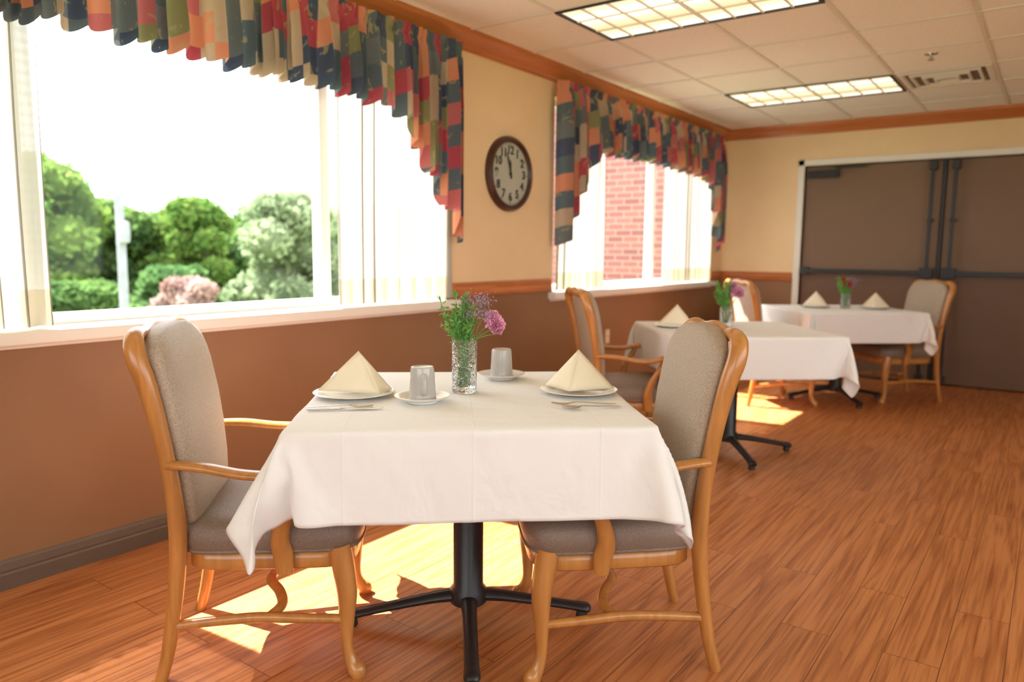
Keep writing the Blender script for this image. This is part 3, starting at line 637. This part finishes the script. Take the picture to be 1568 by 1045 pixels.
# ------------------------------------------------------------ flower vases
def vase(x,y,flower,seed,big=1.0,h=.168,gh=1.0):
    r=np.random.default_rng(seed)
    g=MB(); g.lathe([(0,0),(.036,0),(.039,.003),(.040,h*.5),(.040,h),(.0375,h),(.0365,h*.5),(.0355,.014),(0,.012)],40)
    wt=MB(); wt.lathe([(0,.0135),(.0352,.0145),(.0360,.06),(.0362,.085),(0,.085)],32)
    st=MB(); lf=MB(); fl=MB(); pu=MB()
    def leaf(mb,p,d,L,w):
        d=np.array(d)/np.linalg.norm(d); a=np.cross(d,r.normal(size=3)); a/=np.linalg.norm(a); p=np.array(p); n=np.cross(d,a)
        mb.add([p,p+d*L*.5+a*w+n*L*.06,p+d*L,p+d*L*.5-a*w+n*L*.06],[(0,1,2,3)])
    def stem(top,rad=.0013,base=None):
        bx=base if base is not None else r.uniform(-.02,.02,2); top=np.array(top); mid=np.array((bx[0]*.3+top[0]*.4,bx[1]*.3+top[1]*.4,h*.95))
        m=math.hypot(mid[0],mid[1]); 
        if m>.03: mid[:2]*=.03/m
        pts=[(bx[0],bx[1],.018,rad,rad),(mid[0]*.6,mid[1]*.6,h*.5,rad,rad),(mid[0],mid[1],h*.97,rad,rad),(*top,rad*.8,rad*.8)]
        st.tube(pts,n=6,res=4); return mid,top
    for k in range(24):
        a=r.uniform(0,2*math.pi); rr=r.uniform(.01,.06)*big; cx=-.025*big
        tp=(cx+rr*math.cos(a),rr*math.sin(a),h+r.uniform(.05,.145)*gh)
        mid,top=stem(tp,.0009)
        for q in range(34):
            t=r.uniform(-.12,1); p=mid*(1-t)+top*t; d=(top-mid)/np.linalg.norm(top-mid)+r.normal(size=3)*.7
            if p[2]<h*.97: p[:2]*=.5; d[:2]*=.2
            leaf(lf,p,d,r.uniform(.014,.028),.0025 if r.random()<.6 else .0045)
    for k in range(7):
        tp=(r.uniform(.0,.07)*big,r.uniform(-.03,.03),h+r.uniform(.06,.135)*gh); mid,top=stem(tp,.0008)
        for q in range(50):
            p=top+r.normal(size=3)*(.013,.013,.012); leaf(pu,p,r.normal(size=3),.007,.003)
    for (fx,fy,fz,fr_) in flower['pos']:
        mid,top=stem((fx,fy,fz-.008),.0016)
        for q in range(130):
            d=r.normal(size=3); d[1]-=.3; d/=np.linalg.norm(d)
            if d[2]<-.5: d[2]*=-1
            p=np.array((fx,fy,fz))+d*fr_*r.uniform(.15,.6); L=fr_*r.uniform(.4,.6); a=np.cross(d,r.normal(size=3)); a/=np.linalg.norm(a); n_=np.cross(d,a)
            wd=fr_*.33
            fl.add([p,p+d*L*.7+a*wd+n_*wd*.2,p+d*L+a*wd*.4-n_*wd*.25,p+d*L*1.05+n_*wd*.2,p+d*L-a*wd*.4-n_*wd*.25,p+d*L*.7-a*wd+n_*wd*.2],[(0,1,2,3),(0,3,4,5)])
    parts=[('glass_body',g.mesh('vase_glass',['vase'])),('water',wt.mesh('water',['water'])),('stems',st.mesh('stems',['stem'])),('leaves',lf.mesh('leaves',['leafg'],False)),('blossoms',fl.mesh('bl',[flower['mat']],False)),('filler_flowers',pu.mesh('pu',['purple'],False))]
    return group('flower_vase',parts,(x,y,TOP),yaw)
vase(1.425,1.80,{'mat':'pink','pos':[(.098,0,.215,.030),(.088,.01,.235,.026),(.105,.01,.195,.02)]},3)
vase(1.30,4.47,{'mat':'pink','pos':[(.06,-.02,.20,.042),(.04,.03,.24,.03)]},4,1.0,.12,1.1)
vase(1.53,6.6,{'mat':'red','pos':[(.0,0,.20,.04),(-.02,.02,.23,.028)]},9,1.0,.12,1.0)
setting(1.08,4.21,NA); setting(1.31,6.52,NA); setting(1.745,6.70,NB)

# ------------------------------------------------------------ outside
GZ=-4.0
b=MB(); b.box((-90,-60,GZ-.2),(90,90,GZ)); link('ground_lawn',b.mesh('ground',['outdoor'],False))
b=MB(); b.box((-3.6,8.5,GZ),(-.25,9.2,6)); link('brick_building_wing',b.mesh('brickwing',['brick'],False))
def tree(name,x,y,ztop,rad,c1,c2,nl=9000,zl=None,ls=.17,seed=1,trunk=True):
    r=np.random.default_rng(seed); H=ztop-GZ; zl=zl if zl is not None else GZ+H*.18
    blobs=[]
    for k in range(34):
        t=r.uniform(0,1); z=zl+(ztop-zl)*t; rr=rad*math.sqrt(max(.08,1-(2*abs(t-.45))**2.2*.85)); a=r.uniform(0,2*math.pi); q=rr*math.sqrt(r.uniform(0,1))*.8
        br=rad*r.uniform(.22,.40); z=min(z,ztop-br*.9); blobs.append((x+q*math.cos(a),y+q*math.sin(a),z,br))
    blobs.append((x,y,ztop-rad*.35,rad*.35))
    mat=leafmat(name+'_leaf',c1,c2)
    per=nl//len(blobs); V=[]
    for bx,by,bz,br in blobs:
        d=r.normal(size=(per,3)); d/=np.linalg.norm(d,axis=1)[:,None]; rr=br*(.75+.35*r.random(per))[:,None]
        c=np.array((bx,by,bz))+d*rr*np.array((1,1,.8)); a=r.normal(size=(per,3))+d*.3; a/=np.linalg.norm(a,axis=1)[:,None]; e=np.cross(a,r.normal(size=(per,3))); e/=np.linalg.norm(e,axis=1)[:,None]
        s=(ls*r.uniform(.6,1.3,per))[:,None]
        V.append(np.stack([c-a*s,c+e*s*.55,c+a*s,c-e*s*.55],1))
    V=np.concatenate(V).reshape(-1,3); nq=len(V)//4
    me=bpy.data.meshes.new(name+'_leaves'); me.from_pydata(V.tolist(),[],np.arange(nq*4).reshape(-1,4).tolist()); me.materials.append(mat)
    bm=bmesh.new()
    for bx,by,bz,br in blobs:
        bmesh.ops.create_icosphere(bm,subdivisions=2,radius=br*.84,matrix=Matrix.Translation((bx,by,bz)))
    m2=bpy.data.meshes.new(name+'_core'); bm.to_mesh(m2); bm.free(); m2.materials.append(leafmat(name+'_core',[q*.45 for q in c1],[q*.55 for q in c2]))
    tb=MB(); tb.tube([(x,y,GZ-.05,.22,.22),(x+.1,y,GZ+H*.3,.16,.16),(x,y+.1,GZ+H*.7,.07,.07)],n=10)
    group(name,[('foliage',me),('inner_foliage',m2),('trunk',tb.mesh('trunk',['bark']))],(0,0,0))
g1=((.10,.20,.045),(.25,.37,.09)); g2=((.075,.155,.055),(.17,.28,.08)); g3=((.19,.26,.14),(.38,.46,.27))
tree('oak_tree',-26.5,11.2,4.6,3.2,*g1,seed=1); tree('oak_tree',-29,15.0,3.2,2.8,*g2,seed=2); tree('oak_tree',-30,18.6,2.9,2.8,*g2,seed=3)
tree('oak_tree',-25.5,17.4,3.3,2.3,*g1,seed=4); tree('oak_tree',-24,20.0,3.1,2.6,*g2,seed=5); tree('willow_tree',-17.2,15.6,3.1,2.5,*g3,seed=6,ls=.12,nl=12000)
tree('oak_tree',-27,5.5,4.6,3.6,*g2,seed=7); tree('oak_tree',-21,24,3.4,3.2,*g1,seed=12)
tree('maple_tree',-38.5,17.5,3.9,4.0,*g2,seed=21,ls=.22); tree('maple_tree',-39.5,25.5,3.7,4.2,*g2,seed=22,ls=.22); tree('maple_tree',-34,28,3.9,3.8,*g2,seed=23,ls=.22)
tree('oak_tree',-20.8,10.6,.2,2.2,*g2,seed=8); tree('oak_tree',-21.7,14.0,.6,2.2,(.06,.13,.05),(.13,.24,.08),seed=10)
tree('willow_shrub',-9.4,5.9,.05,.8,(.10,.16,.12),(.20,.27,.22),nl=5000,zl=-1.6,ls=.06,seed=14)
tree('smoke_bush',-14.0,9.9,.55,1.15,(.34,.20,.18),(.52,.36,.32),nl=7000,zl=-2.5,ls=.07,seed=11)
def pole(x,y,top):
    b=MB(); b.tube([(x,y,GZ,.10,.10),(x,y,top,.08,.08)],n=12,res=2); b.tube([(x+.14,y,top-.95,.0,.0),(x+.14,y,top-.93,.10,.10),(x+.14,y,top-.55,.10,.10),(x+.14,y,top-.53,.01,.01)],n=12,res=2)
    link('utility_pole',b.mesh('pole',['pole']))
pole(-12.2,7.5,2.25); pole(-16.6,6.7,2.6)

# ------------------------------------------------------------ light
w=bpy.data.worlds.new('World'); sc.world=w; w.use_nodes=True; bg=w.node_tree.nodes['Background']; bg.inputs[0].default_value=(.94,.965,1,1); bg.inputs[1].default_value=3.6
sl=bpy.data.lights.new('sun','SUN'); sl.energy=25; sl.angle=math.radians(.6); sl.color=(1,.955,.90); so=bpy.data.objects.new('sun',sl); COL.objects.link(so)
so.rotation_euler=Vector((.70,.06,-1)).to_track_quat('-Z','Y').to_euler(); so.location=(-5,0,8)

# ------------------------------------------------------------ camera
pitch,roll,f=.1205,-.0089,1138.75
cy_,sy_=math.cos(yaw),math.sin(yaw); cp_,sp_=math.cos(pitch),math.sin(pitch)
fw=np.array([-sy_*cp_,cy_*cp_,-sp_]); r=np.array([cy_,sy_,0.]); u=np.cross(r,fw)
r2=r*math.cos(roll)-u*math.sin(roll); u2=u*math.cos(roll)+r*math.sin(roll)
cam=bpy.data.cameras.new('camera'); cam.sensor_width=36; cam.lens=f/1568*36; cam.clip_start=.05; cam.clip_end=500
cam.dof.use_dof=True; cam.dof.focus_distance=2.15; cam.dof.aperture_fstop=2.0
co=bpy.data.objects.new('camera',cam); COL.objects.link(co)
mt=Matrix(((r2[0],u2[0],-fw[0],2.9205),(r2[1],u2[1],-fw[1],0),(r2[2],u2[2],-fw[2],1.2052),(0,0,0,1)))
co.matrix_world=mt; sc.camera=co
